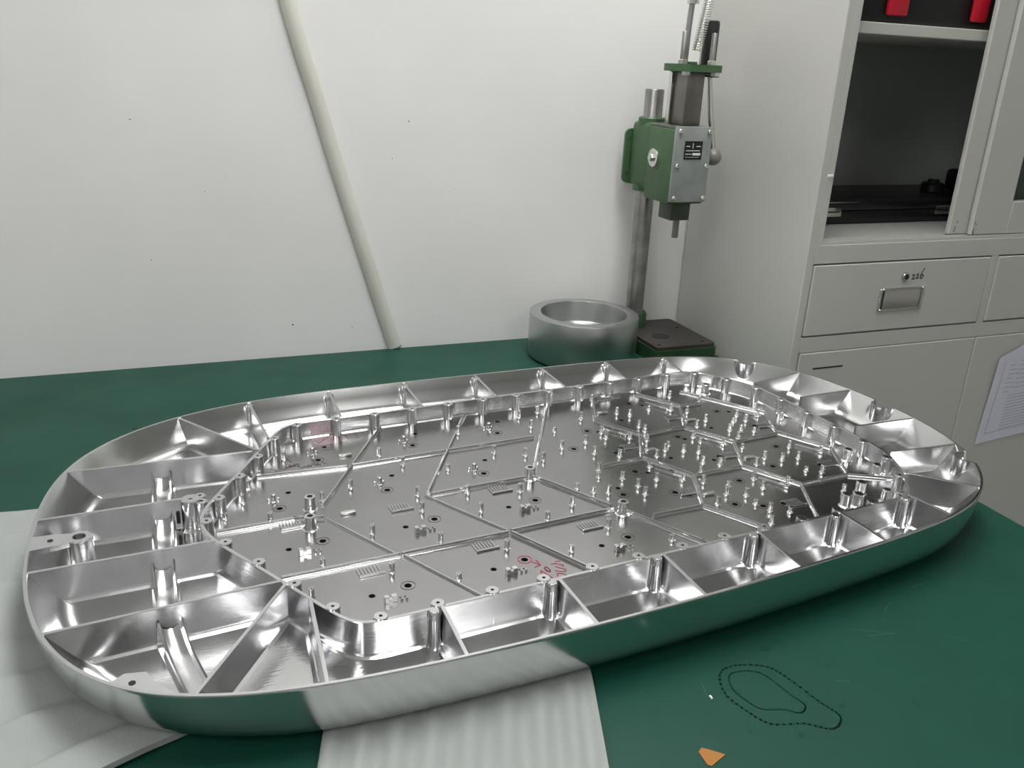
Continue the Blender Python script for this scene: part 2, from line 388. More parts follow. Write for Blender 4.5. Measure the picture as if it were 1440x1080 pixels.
IPR = gsm(IPR, 1)
bm = bmesh.new(); G = []
for d, z in ((-.0020 - .004, PF), (-.0020 - .0012, PF + .0012), (-.0020, PF + .004), (-.0020, IW - .0004), (-.0016, IW), (.0016, IW), (.0020, IW - .0004), (.0020, FL + .0032), (.0030, FL + .0010), (.0050, FL + .0001)):
    G.append([bm.verts.new((p.x, p.y, z)) for p in offs(IPR, d)])
for a, b in zip(G, G[1:]):
    for i in range(len(IPR)): j = (i + 1) % len(IPR); bm.faces.new((a[i], a[j], b[j], b[i]))
finish('inner_wall', bm, 'alu', tray, ang=40)
# screw bosses along the inner wall
bm = bmesh.new(); add_lathe(bm, [(.0086, PF), (.0072, PF + .003), (.0068, IW + .0004), (.0062, IW + .0010), (.0017, IW + .0010), (.0016, IW - .008)], 16)
finish_tmp = finish('wall_boss', bm, 'alu', tray); boss_me = finish_tmp.data
plen = sum((IPR[(i + 1) % 300] - IPR[i]).length for i in range(300))
def at_len(d):
    d %= plen; i = 0
    while True:
        l = (IPR[(i + 1) % 300] - IPR[i % 300]).length
        if d <= l: return IPR[i % 300].lerp(IPR[(i + 1) % 300], d / l), i % 300
        d -= l; i += 1
NBOSS = round(plen / .055)
i0 = min(range(300), key=lambda i: (IPR[i] - Vector((-.237, -.238, 0))).length)
off0 = sum((IPR[(i + 1) % 300] - IPR[i]).length for i in range(i0))
for k in range(NBOSS):
    p, i = at_len(off0 + k * plen / NBOSS)
    t = (IPR[(i + 1) % 300] - IPR[i - 1]).normalized(); n = Vector((-t.y, t.x, 0)); q = p + n * .0050
    if k == 0: finish_tmp.location = q
    else: link('wall_boss', boss_me, tray, q)

# inner floor with bored holes
def parse(s): return [tuple(float(c) * .001 for c in q.split(',')) for q in s.split()]
PIN = parse("-237,58 -244,-55 -333,-150 -309,-96 -248,-135 -176,-26 -168,12 -181,-98 -190,-172 -113,-52 -110,-5 -120,-137 -276,39 -57,-167 7,-138 -49,-24 -6,-77 -50,-98 59,-188 -33,88 3,66 19,45 51,-67 21,-42 -362,65 -350,99 -341,11 -295,164 -386,35 -178,133 -158,96 -47,214 -54,164 -109,63 53,149 52,187 86,194 136,150 77,122 60,69 100,74 93,38 138,95 62,-25 189,208 212,135 198,149 202,95 253,145 285,133 316,180 350,147 121,19 143,103 134,76 166,64 201,78 185,49 204,25 191,13 169,1 213,1 230,-10 255,19 255,36 311,80 285,66 304,117 348,62 322,38 368,79 369,59 335,29 299,-18 281,1 315,10 72,-8 88,-40 35,-58 96,-64 92,-86 128,-58 159,-70 141,-23 215,-39 194,-62 234,-51 181,-85 205,-105 188,-122 209,-134 335,-170 401,69 354,22 306,-56 325,-69 350,-73 282,-68 332,-107 349,-118 364,-40 395,-68 161,-139 205,-156 243,-126 282,-127 249,-101 211,-175 231,-187 191,-200 427,46")
GAD = parse("-202,54 -79,49 -329,55 -258,165 -135,160 -8,162")
BIG = parse("-304,-21 -294,23 -23,2 39,-117 381,174 411,-100 411,-151 351,-181 308,-199 322,-204 365,-209")
HOLE = parse("-309,71 -206,-55 -279,-168 -335,-55 -150,-169 -79,-55 -181,71 -21,-170 -54,71 -238,182 -111,182 15,182 152,205 137,41 136,99 254,165 240,35 164,-41 129,-37 69,-60 302,55 368,97 184,-10 191,125 122,30 236,-36")
RING = parse("-298,-51 -170,-50 -241,-164 -198,36 -71,36 16,-165 -42,-51 -326,36 -255,146 -127,147 -2,145 74,61 122,108 235,45 115,-28 238,178 351,105 250,-29 130,-95 144,-106 66,-77 228,-98 181,-147 348,-31 299,-80 364,-99 211,-163 239,-167 369,39 -112,-164")
BLK = parse("-321,-70 -194,-71 -265,-184 -136,-183 -7,-185 -64,-69")
COMB = parse("-321,-14 -197,-19 -268,-134 -140,-133 -70,-19 -12,-136 151,32 271,99 266,-39 144,-107 252,-178 377,-109 382,28")
SLAB = parse("-257,-3 -220,146 177,157 289,88 171,20 166,-115 286,-48")
TAB = parse("156,90 271,154 270,20 152,-48 388,86 386,-53 265,-118")
holes = []
for p in HOLE + RING:
    if all(math.hypot(p[0] - q[0], p[1] - q[1]) > .011 for q in holes): holes.append(p)
bm = bmesh.new(); ed = []
FO = offs(IPR, .0012)
def loop(pts):
    vv = [bm.verts.new((x, y, FL)) for x, y in pts]
    es = [bm.edges.new((vv[i], vv[(i + 1) % len(vv)])) for i in range(len(vv))]; ed.extend(es); return es
loop([(p.x, p.y) for p in FO[::3]])
hl = []
for i, (x, y) in enumerate(holes):
    r = .0033 if i < len(HOLE) else .0038
    hl += loop([(x + r * math.cos(2 * math.pi * k / 14), y + r * math.sin(2 * math.pi * k / 14)) for k in range(14)])
bmesh.ops.triangle_fill(bm, use_beauty=True, edges=ed, normal=(0, 0, 1))
for f in bm.faces:
    f.normal_update()
    if f.normal.z < 0: f.normal_flip()
ret = bmesh.ops.extrude_edge_only(bm, edges=hl)
newv = [g for g in ret['geom'] if isinstance(g, bmesh.types.BMVert)]
for v in newv: v.co.z -= .010
for g in ret['geom']:
    if isinstance(g, bmesh.types.BMFace): g.material_index = 1  # hole walls coloured black in place of real darkness inside
be = [g for g in ret['geom'] if isinstance(g, bmesh.types.BMEdge) and g.is_boundary and abs(g.verts[0].co.z - (FL - .010)) < 1e-6 and abs(g.verts[1].co.z - (FL - .010)) < 1e-6]
rr = bmesh.ops.edgeloop_fill(bm, edges=be, mat_nr=1)
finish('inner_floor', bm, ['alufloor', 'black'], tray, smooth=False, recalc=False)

# ridges on the inner floor (honeycomb on the right, slanted cells on the left)
def ridge(p, q, h=.0042, wd=.0026):
    a = Vector((p[0], p[1], 0)); b = Vector((q[0], q[1], 0)); t = (b - a).normalized(); n = Vector((-t.y, t.x, 0)); a = a - t * .001; b = b + t * .001
    bm = bmesh.new(); sec = [(-wd * .5 - .0016, 0), (-wd * .5 - .0005, .0009), (-wd * .5, .0022), (-wd * .5, h - .0004), (-wd * .5 + .0004, h), (wd * .5 - .0004, h), (wd * .5, h - .0004), (wd * .5, .0022), (wd * .5 + .0005, .0009), (wd * .5 + .0016, 0)]
    A = [bm.verts.new(a + n * s + Vector((0, 0, FL + .00005 + z))) for s, z in sec]; B = [bm.verts.new(b + n * s + Vector((0, 0, FL + .00005 + z))) for s, z in sec]
    for i in range(len(sec) - 1): bm.faces.new((A[i], A[i + 1], B[i + 1], B[i]))
    bm.faces.new(A); bm.faces.new(B)
    finish('floor_ridge', bm, 'alurib', tray, ang=30)
RG = [[(-398, 5), (-308, 4)], [(-278, 25), (-150, 218)], [(-335, 122), (-228, 112)], [(-220, 112), (-96, 112)], [(-92, 112), (37, 112)], [(-154, 12), (-22, 218)], [(-152, 4), (-27, 4)], [(-12, 12), (116, 218)], [(-160, 4), (-104, -104)], [(-16, 2), (34, -98)], [(46, -117), (88, -206), (100, -234)], [(-100, -108), (32, -106)], [(-352, -108), (-232, -109)], [(-228, -109), (-106, -110)], [(-102, -112), (-50, -222)], [(-226, -112), (-174, -222)], [(-282, -8), (-234, -106)], [(-316, 4), (-286, -4)],
      [(270, 205), (308, 140), (264, 68), (300, 1), (259, -68), (296, -137), (254, -208)], [(192, 210), (152, 136), (187, 69), (147, 4), (179, -67), (140, -138), (176, -207)], [(345, 190), (381, 129)], [(381, 129), (418, 72), (382, 8), (418, -65), (377, -134)], [(308, 140), (345, 138)], [(199, 66), (262, 68)], [(82, -2), (143, 0)], [(198, 206), (237, 204)], [(301, 0), (378, 2)], [(184, -67), (254, -68)], [(298, -137), (374, -138), (422, -167)], [(70, -137), (136, -138)]]
for pl in RG:
    low = pl in ([(-160, 4), (-104, -104)], [(-226, -112), (-174, -222)], [(-282, -8), (-234, -106)])
    for a, b in zip(pl, pl[1:]): ridge((a[0] * .001, a[1] * .001), (b[0] * .001, b[1] * .001), .0022 if low else .0042)

# standoffs, bosses and small features on the inner floor
def proto(name, bm, m='alupin', ang=35): return finish(name, bm, m, tray, ang=ang)
def spread(o, pts, z=FL, rots=None, children=()):
    for k, p in enumerate(pts):
        if k == 0: c_ = o
        else:
            c_ = o.copy(); COL.objects.link(c_); c_.parent = tray
            for ch in children:
                d = ch.copy(); COL.objects.link(d); d.parent = c_
        c_.location = (p[0], p[1], z)
        if rots: c_.rotation_euler = (0, 0, rots[k])
bm = bmesh.new(); add_lathe(bm, [(.0040, .0), (.0031, .0008), (.0027, .0016), (.0027, .0106), (.0022, .0111), (.0011, .0111), (.0011, .0075)], 12)
short = [p for i, p in enumerate(PIN) if i % 5 == 3]; tall = [p for i, p in enumerate(PIN) if i % 5 != 3]
spread(proto('standoff_pin', bm), tall)
bm = bmesh.new(); add_lathe(bm, [(.0040, .0), (.0031, .0008), (.0027, .0016), (.0027, .0066), (.0022, .0071), (.0011, .0071), (.0011, .0045)], 12)
spread(proto('short_standoff', bm), short)
bm = bmesh.new(); add_lathe(bm, [(.0085, 0), (.0070, .001), (.0066, .0025), (.0063, .0158), (.0057, .0164), (.0034, .0164), (.0032, .004)], 18)
spread(proto('threaded_boss', bm), BIG)
bm = bmesh.new(); add_lathe(bm, [(.0034, 0), (.0026, .001), (.0026, .0095), (.0020, .010), (.0010, .010), (.0010, .007)], 12)
for a in range(3):
    x, y = .0062 * math.cos(a * 2.09 + .5), .0062 * math.sin(a * 2.09 + .5); add_lathe(bm, [(.0017, 0), (.0014, .0028), (.0009, .0031)], 10, (x, y, 0))
spread(proto('feed_post', bm), GAD)
bm = bmesh.new()
add_box(bm, -.0065, -.0020, -.0028, .0028, 0, .0072, .0004, 1); add_box(bm, .0010, .0062, -.0020, .0036, 0, .0064, .0004, 1); add_box(bm, -.0024, .0014, -.0020, .0020, 0, .0040)
add_lathe(bm, [(.0014, 0), (.0012, .0026), (.0008, .003)], 8, (.0105, -.0015, 0)); add_lathe(bm, [(.0014, 0), (.0012, .0026), (.0008, .003)], 8, (.0155, -.0015, 0))
spread(proto('connector_block', bm), BLK)
bm = bmesh.new(); add_lathe(bm, [(.0011, 0), (.0011, .0001)], 8)
o = proto('pilot_hole', bm, 'black'); spread(o, [(x + d, y + .0035) for x, y in BLK for d in (.0105, .0155)], FL + .00012)
bm = bmesh.new(); add_box(bm, -.0135, .0135, -.0012, .0012, 0, .0024, .0005, 1)
cb_ = proto('comb_bar', bm)
bm = bmesh.new(); add_box(bm, -.0005, .0005, 0, .013, 0, .0016); fin = finish('comb_fin', bm, 'alurib', cb_, smooth=False)
fins = [fin]; fin.location = (-.0125, .003, 0)
for k in range(1, 7):
    d = fin.copy(); COL.objects.link(d); d.parent = cb_; d.location = (-.0125 + k * .0036, .003, 0); fins.append(d)
spread(cb_, COMB, FL, [0.0] * 6 + [-.08] * (len(COMB) - 6), fins)
bm = bmesh.new(); add_box(bm, -.0085, .0085, -.0030, .0030, 0, .0030, .0006, 2)
spread(proto('heat_pad', bm), SLAB)
bm = bmesh.new(); add_box(bm, -.019, .013, -.0015, .0015, 0, .0035, .0005, 1); add_box(bm, .008, .0205, -.0035, .0025, 0, .0046, .0006, 2)
spread(proto('stepped_bar', bm), [(x - .001, y - .002) for x, y in TAB], FL, [math.radians(-60)] * len(TAB))
# marker rings and handwriting
def annulus(r0, r1, n=28):
    bm = bmesh.new(); a = [bm.verts.new((r0 * math.cos(6.28319 * i / n), r0 * math.sin(6.28319 * i / n), 0)) for i in range(n)]; b = [bm.verts.new((r1 * (1 + .05 * math.sin(12.566 * i / n)) * math.cos(6.28319 * i / n), r1 * math.sin(6.28319 * i / n), 0)) for i in range(n)]
    for i in range(n): j = (i + 1) % n; bm.faces.new((a[i], b[i], b[j], a[j]))
    return bm
o = proto('marker_ring', annulus(.0069, .0076), 'ink'); spread(o, RING[:-1], FL + .00012)
o = proto('marker_ring', annulus(.0066, .0078), 'redink'); spread(o, RING[-1:], FL + .00012); o['label'] = 'red marker ring'
RED = [[[-1077, -1703], [-1012, -1796]], [[-1014, -1697], [-1012, -1796], [-1082, -1810]], [[-1098, -1975], [-1056, -1893], [-1036, -1948], [-1009, -2052]], [[-1001, -1861], [-968, -1850], [-962, -1912], [-969, -1939], [-1001, -1920], [-1001, -1861]], [[-1005, -1901], [-983, -1951]], [[-835, -1793], [-782, -1805]], [[-899, -1820], [-849, -1830], [-792, -1883], [-803, -1903]], [[-875, -1880], [-854, -1919], [-807, -1961], [-823, -1997], [-875, -1982], [-917, -1945]], [[-942, -2043], [-924, -2004], [-885, -2014], [-852, -2056]]]
DRK = [[[-2880, 1506], [-2924, 1635], [-2884, 1606]], [[-2924, 1635], [-2934, 1566]], [[-3034, 1382], [-3015, 1335], [-2985, 1343], [-2969, 1397], [-2951, 1350], [-2920, 1439], [-2920, 1359], [-2897, 1430], [-2890, 1367], [-2860, 1447], [-2859, 1376], [-2827, 1445], [-2801, 1415], [-2836, 1367], [-2802, 1335]], [[-2806, 1296], [-2744, 1333], [-2718, 1303], [-2697, 1356], [-2685, 1301], [-2654, 1360], [-2622, 1389], [-2620, 1327], [-2576, 1372], [-2602, 1300], [-2557, 1345], [-2563, 1286]], [[-2517, 1370], [-2476, 1314]], [[-3107, 1360], [-3103, 1299]], [[-3213, 1311], [-3152, 1298]], [[-2452, 2083], [-2416, 1956], [-2320, 2058], [-2254, 2103]], [[-2240, 2052], [-2202, 1992], [-2196, 2082], [-2224, 2115]], [[-2121, 2125], [-2060, 2149], [-2016, 2040]]]
fl_fn = lambda x, y, h: (x, y, FL + h)
for L_, m_, wd in ((RED, 'redink', .0013), (DRK, 'ink', .0011)):
    bm = bmesh.new(); add_strokes(bm, [[(a * 1e-4, b * 1e-4) for a, b in l] for l in L_], wd, fl_fn, .00015)
    o = finish('handwriting', bm, m_, tray, smooth=False); o['label'] = 'red handwritten marker note' if m_ == 'redink' else 'dark red handwritten marker note'
bm = bmesh.new(); bm.faces.new([bm.verts.new((x, .222 - .0023, z)) for x, z in ((-.247, FL + .003), (-.212, FL + .003), (-.212, IW - .001), (-.247, IW - .001))])
finish('dye_and_reflection_patch', bm, 'pink', tray, smooth=False)
bm = bmesh.new(); bm.faces.new([bm.verts.new(fl_fn(x, y, .0001)) for x, y in ((-.247, .196), (-.240, .188), (-.205, .19), (-.202, .216), (-.246, .216))])  # floor patch: painted reflection of the pink dye on the wall
finish('dye_and_reflection_patch', bm, 'pink', tray, smooth=False)

# ribs between rim and inner wall
def inset_at(p):   # nearest outline point -> end factor
    i = min(range(NO), key=lambda k: (O[k] - p).length); return i
def rib(name, a, b, th=.0038, h0=RIM - .0006, h1=RIM - .0006):
    """plate from a (inner end) to b (rim end), foot filleted, outer end follows the sloped hull"""
    A = Vector((a[0] * .001, a[1] * .001, 0)); B = Vector((b[0] * .001, b[1] * .001, 0)); t = (B - A).normalized(); n = Vector((-t.y, t.x, 0))
    i = inset_at(B); c_ = max(.35, abs(t.dot(NRM[i])))
    i2 = i; Lr = (B - A).length
    e = EF[i]
    def reach(z):   # how far along the plate the hull's inner slope allows
        k = [(4.0 + .6 * e, 59), (9 + 4 * e, 46), (15.5 + 7.5 * e, 32), (19.5 + 8.5 * e, 26), (28 + 9 * e, 22)]
        zz = z * 1000
        if zz >= 59: ins = 2.5
        else:
            ins = k[-1][0]
            for (i0_, z0_), (i1_, z1_) in zip(k, k[1:]):
                if z1_ <= zz <= z0_: ins = i0_ + (i1_ - i0_) * (z0_ - zz) / (z0_ - z1_); break
        return (B + t * 0 - t * ((ins - 1.2) * .001 / c_))
    # shift B so that it lies on the outline
    d = (O[i] - B); B = B + t * (d.dot(NRM[i]) / (t.dot(NRM[i]) if abs(t.dot(NRM[i])) > .2 else 1e9))
    bm = bmesh.new()
    sec = [(-th * .5 - .0045, PF), (-th * .5 - .0013, PF + .0016), (-th * .5, PF + .0048), (-th * .5, h0 - .0004), (-th * .5 + .0004, h0), (th * .5 - .0004, h0), (th * .5, h0 - .0004), (th * .5, PF + .0048), (th * .5 + .0013, PF + .0016), (th * .5 + .0045, PF)]
    NS = 6; rings = []
    for s in range(NS + 1):
        ring = []
        for off, z in sec:
            q = A.lerp(reach(z), s / NS) + n * off; ring.append(bm.verts.new((q.x, q.y, z)))
        rings.append(ring)
    for P_, Q_ in zip(rings, rings[1:]):
        for k in range(len(sec) - 1): bm.faces.new((P_[k], P_[k + 1], Q_[k + 1], Q_[k]))
    bm.faces.new(rings[0]); bm.faces.new(rings[-1])
    return finish(name, bm, 'alurib', tray, ang=30)
FR = [((-234, -238), (-240, -314)), ((-113, -238), (-115, -317)), ((9, -238), (4, -318)), ((134, -239), (128, -314)), ((253, -239), (252, -308)), ((366, -238), (374, -299)), ((414, -192), (478, -266)), ((-342, -186), (-356, -306))]
BK = [((-309, 186), (-312, 320)), ((-204, 222), (-196, 325)), ((-86, 222), (-81, 321)), ((30, 222), (36, 317)), ((148, 222), (152, 313)), ((260, 222), (271, 307)), ((368, 224), (381, 297))]
LF = [((-360, -145), (-568, -151)), ((-406, -48), (-579, -46)), ((-410, 54), (-573, 58)), ((-335, 152), (-552, 168)), ((-328, 152), (-412, 298)), ((-356, -150), (-459, -285))]
RT = [((446, 137), (567, 154)), ((476, 62), (582, 60)), ((470, -55), (582, -63)), ((446, -138), (566, -154))]
for L_ in (FR, BK, LF, RT):
    for a, b in L_: rib('rib', a, b)
# posts where ribs meet rim or inner wall
bm = bmesh.new(); add_lathe(bm, [(.0085, PF), (.0066, PF + .004), (.0060, .050), (.0052, .0575), (.0042, .0588)], 14)
pp = proto('rib_post', bm, 'alu'); P_ = []
for a, b in BK:
    B = Vector((b[0] * .001, b[1] * .001, 0)); A = Vector((a[0] * .001, a[1] * .001, 0)); P_.append(B + (A - B).normalized() * .014)
for a, b in FR[:6]:
    A = Vector((a[0] * .001, a[1] * .001, 0)); P_.append(Vector((A.x - .009, A.y - .004, 0)))
spread(pp, P_, 0.0)
# low cross webs with dished tops in the left pockets
def web(c0, c1, wd=.026):
    A = Vector((c0[0] * .001, c0[1] * .001, 0)); B = Vector((c1[0] * .001, c1[1] * .001, 0)); t = (B - A).normalized(); n = Vector((-t.y, t.x, 0)); bm = bmesh.new(); NS = 14; rings = []
    for s in range(NS + 1):
        f = s / NS; rise = .020 * (abs(2 * f - 1)) ** 3; c_ = A.lerp(B, f); ring = []
        for o_, z in ((-.5, 0), (-.42, .004 + rise), (-.36, .0055 + rise), (-.28, .002 + rise * .8), (-.1, .0008 + rise * .72), (.1, .0008 + rise * .72), (.28, .002 + rise * .8), (.36, .0055 + rise), (.42, .004 + rise), (.5, 0)):
            q = c_ + n * (o_ * wd); ring.append(bm.verts.new((q.x, q.y, PF + z)))
        rings.append(ring)
    for P2, Q2 in zip(rings, rings[1:]):
        for k in range(9): bm.faces.new((P2[k], P2[k + 1], Q2[k + 1], Q2[k]))
    finish('cross_web', bm, 'alu', tray, ang=35)
for a, b in (((-441, 157), (-448, 60)), ((-449, 53), (-455, -43)), ((-457, -50), (-460, -143)), ((-460, -151), (-440, -272))): web(a, b)
# large bosses and tabs on the left end
def bigboss(x, y, r, hr, top=RIM - .001, nm='rim_boss'):
    return lathe(nm, 'alu', tray, [(r + .003, PF), (r, PF + .003), (r, top - .0008), (r - .0008, top), (hr, top), (hr - .0003, top - .014)], 26, (x * .001, y * .001, 0))
bigboss(-419, 52, .0105, .0024); bigboss(-408, 46, .0065, .0018, RIM - .0030); bigboss(-408, 60, .0065, .0018, RIM - .0030); bigboss(-530, 8, .0125, .0062)
def tabplate(poly, z0=RIM - .006, z1=RIM - .0004):
    bm = bmesh.new(); add_prism(bm, [(a * .001, b * .001) for a, b in poly], z0, z1); finish('rim_tab', bm, 'alu', tray, ang=30)
tabplate([(-574, -6), (-574, 22), (-552, 20), (-536, 16), (-536, 0), (-552, -4)])
tabplate([(-512, -238), (-498, -252), (-466, -268), (-480, -246), (-484, -234), (-500, -230)])
bm = bmesh.new(); add_lathe(bm, [(.0028, 0), (.0028, .0002)], 14)
spread(proto('screw_hole', bm, 'black'), [(-.556, .008), (-.495, -.2440), (-.463, .270)], RIM - .0003)
# recessed half-round bosses behind the rim notches
for c_, h in notch:
    bm = bmesh.new(); i = inset_at(c_); nrm = NRM[i]; tt = Vector((-nrm.y, nrm.x, 0)); base = O[i] + nrm * .004; G = []
    for z in (PF, RIM - .0008):
        G.append([[bm.verts.new((q.x, q.y, z)) for q in (base + tt * (r * math.cos(a)) + nrm * (r * math.sin(a)) for a in (math.pi * k / 14 for k in range(15)))] for r in (.015, .0182)])
    for k in range(14):
        for r in (0, 1): bm.faces.new((G[0][r][k], G[0][r][k + 1], G[1][r][k + 1], G[1][r][k]))
        bm.faces.new((G[1][0][k], G[1][0][k + 1], G[1][1][k + 1], G[1][1][k]))
    finish('notch_wall', bm, 'alu', tray, ang=35)
# slot in the left rib
box('slot', 'black', tray, -.4352, -.4312, .0500, .0532, PF + .009, PF + .023, .0006)

# ------------------------------------------------------------------ turned aluminium ring
cup = lathe('aluminium_ring', 'alucup', None, [(.098, 0.0004), (.1035, .004), (.105, .008), (.105, .085), (.1042, .087), (.0995, .088), (.0855, .088), (.0835, .0872), (.0830, .0860), (.0830, .050), (.0815, .046), (.0780, .0445), (.052, .0445)], 96, (0, 0, 0), loc=(.732, 1.437, 0.0), ang=25)
tag(cup, 'thick turned aluminium ring standing on the mat beside the press', 'metal ring')

# ------------------------------------------------------------------ the green hand press
press = empty('hand_press', (.878, 1.50, 0)); tag(press, 'green manual lever press with steel column in the corner beside the cabinet', 'press')
def PX(x): return x - .878
def PY(y): return y - 1.50
bm = bmesh.new(); b_ = rounded(PX(.846), PX(.985), PY(1.345), PY(1.545), (.012, .012, .012, .012), 4)
add_prism(bm, b_, .0004, .027)
base = finish('base', bm, 'presso', press, ang=25)
bm = bmesh.new(); add_prism(bm, rounded(PX(.849), PX(.981), PY(1.349), PY(1.524), (.008, .008, .004, .004), 4), .0272, .034); finish('anvil_plate', bm, 'brown', press, ang=25)
lathe('anvil_hole', 'black', press, [(.017, .0342), (.017, .0346)], 28, (PX(.895), PY(1.415), 0))
for x, y in ((.862, 1.365), (.960, 1.365), (.862, 1.46), (.960, 1.46)): lathe('anvil_screw', 'black', press, [(.004, .0342), (.0036, .0350)], 12, (PX(x), PY(y), 0))
lathe('column_socket', 'presso', press, [(.028, .0342), (.027, .040), (.0265, .060), (.024, .064)], 28)
lathe('column', 'steel', press, [(.0178, .060), (.0178, .494), (.0165, .4965)], 32)
bm = bmesh.new(); add_box(bm, PX(.8535), PX(.9095), PY(1.452), PY(1.533), .316, .438, .010, 3)
cl_ = finish('column_clamp', bm, 'pressg', press, ang=40)
lathe('clamp_collar', 'pressg', press, [(.0255, .432), (.0255, .444), (.024, .446), (.0182, .446)], 28); lathe('clamp_collar', 'pressg', press, [(.0255, .322), (.0255, .309), (.0182, .308)], 28)
bm = bmesh.new(); add_prism(bm, [(a, b) for a, b in rounded(-.030, .030, -.052, .052, (.012,) * 4, 5)], 0, .006)
bmesh.ops.rotate(bm, verts=bm.verts, cent=(0, 0, 0), matrix=Matrix.Rotation(math.pi / 2, 3, 'X'))
bmesh.ops.translate(bm, verts=bm.verts, vec=(PX(.874), PY(1.541), .370)); fl_ = finish('side_flange', bm, 'pressg', press, ang=30)
for z in (.337, .403): lathe('bolt_hole', 'zinc', press, [(.0034, -.0004), (.0034, 0)], 12, (PX(.8515), PY(1.535), z), 'y')
bm = bmesh.new(); add_box(bm, PX(.8475), PX(.9215), PY(1.366), PY(1.455), .303, .434, .003, 2); finish('head', bm, 'pressg', press, ang=40)
box('head_cap', 'steeld', press, PX(.852), PX(.918), PY(1.372), PY(1.462), .4342, .4392, .0015)
bm = bmesh.new(); add_box(bm, PX(.847), PX(.922), PY(1.3590), PY(1.3655), .3075, .4395, .0012, 2); fp = finish('front_plate', bm, 'plate', press, ang=40)
for x in (.8545, .9145):
    for z in (.3155, .372, .4315):
        s = lathe('plate_screw', 'zinc', fp, [(.0044, 0), (.0044, .0006), (.0040, .0034), (.0030, .0042), (.0016, .0042), (.0016, .0026)], 14, (0, 0, 0), 'z', loc=(PX(x), PY(1.3588), z), rot=(math.pi / 2, 0, 0))
np_ = box('nameplate', 'plateb', fp, PX(.8665), PX(.9035), PY(1.3582), PY(1.3588), .3830, .4150, .0002, 1)
bm = bmesh.new(); pf = lambda x, z, h: (PX(x), PY(1.3581) - h, z)
rows = [((.8835, .411), (.8835, .403)), ((.870, .406), (.877, .406)), ((.891, .406), (.899, .406))]
for k in range(7): rows.append(((.870 + k * .0042, .3985), (.8725 + k * .0042, .3985)))
for k in range(4): rows.append(((.869 + k * .0035, .3925), (.871 + k * .0035, .3925)))
rows.append(((.869, .3872), (.897, .3872)))
for a, b in rows: add_strokes(bm, [[a, b]], .0013 if b[1] > .388 else .0005, pf)
add_strokes(bm, [[(.8855, .3925), (.8985, .3925)]], .0042, pf); finish('nameplate_print', bm, 'white', fp, smooth=False)
# side bolt
sb = lathe('clamp_bolt', 'zinc', press, [(.0165, 0), (.0165, -.003), (.0155, -.0036), (.0075, -.0036)], 30, (0, 0, 0), 'x', loc=(PX(.8474), PY(1.428), .379))
lathe('bolt_head', 'zinc', sb, [(.0072, -.0036), (.0072, -.0092), (.0060, -.0102)], 6, (0, 0, 0), 'x')
lathe('clamp_pad', 'pressg', press, [(.021, .002), (.021, -.0002), (.019, -.0010)], 6, (PX(.8476), PY(1.421), .377), 'x')
# ram, tool, top yoke
box('ram', 'steeld', press, PX(.8750), PX(.9120), PY(1.388), PY(1.440), .4395, .530, .002)
box('guide_bar', 'zinc', press, PX(.8695), PX(.8745), PY(1.430), PY(1.440), .4395, .530, .001)
th_ = box('tool_holder', 'holder', press, PX(.8610), PX(.9010), PY(1.372), PY(1.416), .272, .3032, .0015)
lathe('grub_screw', 'black', th_, [(.004, 0), (.004, .004), (.003, .005)], 12, (PX(.901), PY(1.394), .282), 'x')
lathe('punch', 'steeld', press, [(.0060, .272), (.0060, .2370), (.0052, .2360)], 18, (PX(.8885), PY(1.394), 0))
bm = bmesh.new(); add_prism(bm, rounded(PX(.8450), PX(.9380), PY(1.372), PY(1.442), (.008, .008, .03, .03), 6), .5302, .5425); finish('top_yoke', bm, 'pressg', press, ang=30)
for x in (.866, .9265):
    lathe('stud', 'steel', press, [(.0050, .5426), (.0050, .594), (.0042, .5955)], 14, (PX(x), PY(1.395), 0))
    lathe('stud_nut', 'zinc', press, [(.0085, .5426), (.0085, .5492), (.0075, .5500)], 6, (PX(x), PY(1.395), 0))
    lathe('stud_nut', 'zinc', press, [(.0085, .5300), (.0085, .5250), (.0075, .5240)], 6, (PX(x), PY(1.380), 0))
tube('link_rod', 'steel', press, [(PX(.874), PY(1.40), .5426), (PX(.8745), PY(1.40), .60), (PX(.8765), PY(1.40), .640)], .0052, 14)
lathe('rod_head', 'zinc', press, [(.0105, .640), (.0105, .652), (.009, .654)], 16, (PX(.878), PY(1.40), 0))
lathe('rod_head', 'zinc', press, [(.006, .654), (.006, .690), (.004, .695)], 16, (PX(.878), PY(1.40), 0))
N_ = 26 * 14; sp = []
for k in range(N_ + 1):
    f = k / N_; a = 2 * math.pi * 26 * f; c_ = Vector((.8990 + .018 * f, 1.405, .566 + .104 * f)); sp.append((PX(c_.x + .0085 * math.cos(a)), PY(c_.y + .0085 * math.sin(a)), c_.z))
bm = bmesh.new(); add_tube(bm, sp, .0012, 6); add_tube(bm, [(PX(.9055), PY(1.405), .566), (PX(.9075), PY(1.405), .560), (PX(.9070), PY(1.405), .5428)], .00085, 6); finish('return_spring', bm, 'zinc', press, ang=60)
tube('spring_hook', 'steel', press, [(PX(.885), PY(1.41), .5428), (PX(.8835), PY(1.41), .56), (PX(.883), PY(1.41), .585)], .001, 6)
box('spring_lug', 'pressg', press, PX(.886), PX(.901), PY(1.40), PY(1.415), .5427, .547, .001)
lathe('handle_grip', 'rubber', press, [(.0125, .527), (.0140, .532), (.0140, .612), (.0128, .617), (.0100, .618)], 26, (PX(.948), PY(1.44), 0))
lathe('grip_collar', 'rubber', press, [(.0195, .522), (.0195, .5265), (.015, .5268)], 26, (PX(.952), PY(1.44), 0))
tube('lever_rod', 'zinc', press, [(PX(.955), PY(1.44), .522), (PX(.963), PY(1.435), .46), (PX(.971), PY(1.425), .395)], .0056, 14)
